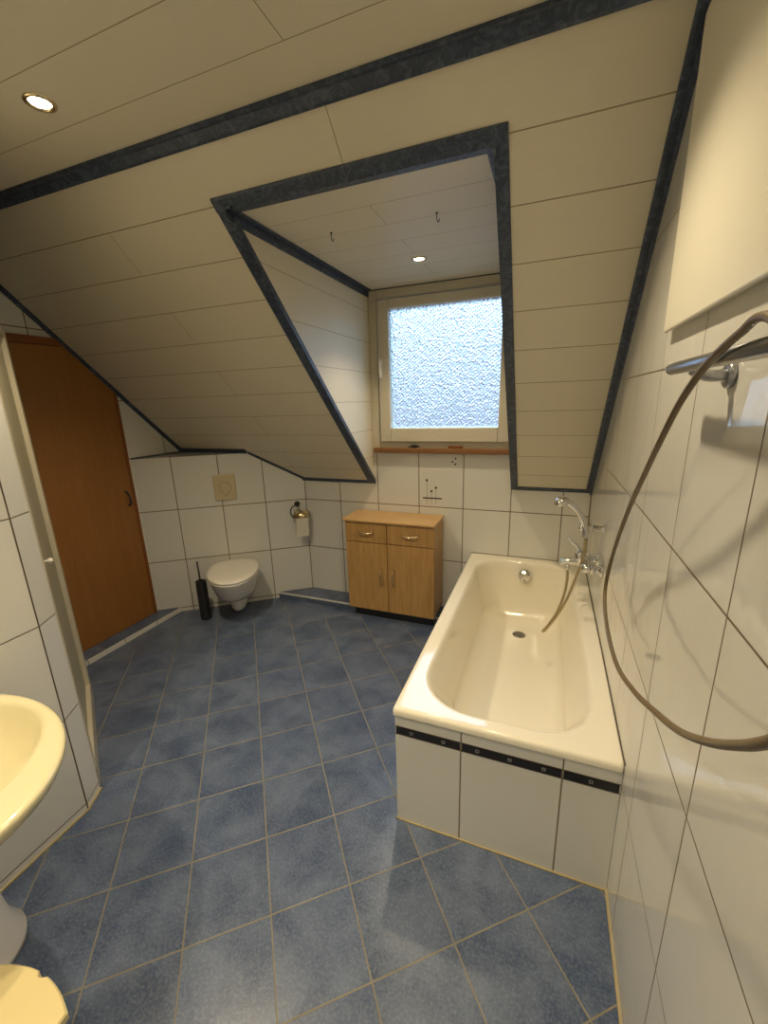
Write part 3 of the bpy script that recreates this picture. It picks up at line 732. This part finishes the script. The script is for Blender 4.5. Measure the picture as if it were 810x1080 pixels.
spotlight(-.703, 2.393, DZ, 'lit recessed spotlight in the dormer ceiling above the window', P_ * .5, 1.9, .8)
spotlight(-.22, 1.12, ZC, 'lit recessed spotlight close to the right wall above the white panel', P_ * .85, 2.1, .8)
spotlight(-1.40, -.03, ZC, 'lit recessed spotlight overhead behind the viewer, above the washbasin', P_ * .85, 1.9, .8)
spotlight(-.10, -.03, ZC, 'lit recessed spotlight overhead behind the viewer, near the right wall', P_ * .4, 1.9, .8)
spotlight(-.70, -.75, ZC, 'lit recessed spotlight overhead behind the viewer, farthest from the window', P_ * .8, 2.2, .8)
for x, y, w in ((-.957, 1.88, 'left'), (-.477, 1.883, 'right')):
    bm = B(); tube(bm, [(x, y, DZ), (x, y, DZ - .02), (x + .003, y, DZ - .032), (x + .009, y, DZ - .032), (x + .011, y, DZ - .024)], .0018, 8, 4)
    lathe(bm, [(0, 0), (.006, 0), (.005, -.004), (0, -.004)], (x, y, DZ), n=10)
    o = link('ceiling_hook', bm, m_dark, smooth=True); tag(recenter(o), 'small dark screw hook in the dormer ceiling, %s one of the pair' % w, 'hook', 'dormer ceiling hooks')

# ------------------------------------------------------------------ daylight
W = bpy.data.worlds.new('daylight'); S.world = W; W.use_nodes = True
nt = W.node_tree; nt.nodes.clear()
wo = nt.nodes.new('ShaderNodeOutputWorld'); bg = nt.nodes.new('ShaderNodeBackground'); nt.links.new(bg.outputs[0], wo.inputs[0])
tc = nt.nodes.new('ShaderNodeTexCoord'); sp = nt.nodes.new('ShaderNodeSeparateXYZ'); nt.links.new(tc.outputs['Generated'], sp.inputs[0])
nz = noise(nt, 2.2, 3, .6, tc.outputs['Generated'])
hgt = mth(nt, 'ADD', mth(nt, 'MULTIPLY', sp.outputs[2], .5), .5)
hgt = mth(nt, 'ADD', hgt, mth(nt, 'MULTIPLY', mth(nt, 'SUBTRACT', nz.outputs[0], .5), .12))
col = ramp(nt, hgt, ((.30, (.20, .22, .27)), (.47, (.36, .42, .58)), (.54, (.50, .70, .98)), (.72, (.38, .66, 1.0))))
nt.links.new(col, bg.inputs[0])
mr = nt.nodes.new('ShaderNodeMapRange'); mr.interpolation_type = 'SMOOTHSTEP'
nt.links.new(sp.outputs[2], mr.inputs[0])
for i, v_ in ((1, .22), (2, .62), (3, 1.1), (4, 11.0)): mr.inputs[i].default_value = v_
nt.links.new(mr.outputs[0], bg.inputs[1])

# ------------------------------------------------------------------ camera
cam = bpy.data.cameras.new('camera'); co = bpy.data.objects.new('camera', cam); C.objects.link(co)
yaw, pit, rol = -.3772, .2587, -.0302
f = Vector((math.sin(yaw) * math.cos(pit), math.cos(yaw) * math.cos(pit), -math.sin(pit)))
s = Vector((math.cos(yaw), -math.sin(yaw), 0)); u = s.cross(f)
s2 = s * math.cos(rol) + u * math.sin(rol); u2 = u * math.cos(rol) - s * math.sin(rol)
mt = Matrix((s2, u2, -f)).transposed().to_4x4(); mt.translation = Vector((0, 0, 1.6))
co.matrix_world = mt
cam.sensor_fit = 'HORIZONTAL'; cam.sensor_width = 36; cam.lens = 437 / 810 * 36; cam.clip_start = .02
S.camera = co
S.view_settings.view_transform = 'Standard'; S.view_settings.look = 'None'; S.view_settings.gamma = 1
S.view_settings.exposure = 0.35; S.view_settings.use_curve_mapping = False
S.cycles.use_denoising = True
S.cycles.max_bounces = 10; S.cycles.diffuse_bounces = 6; S.cycles.caustics_reflective = False
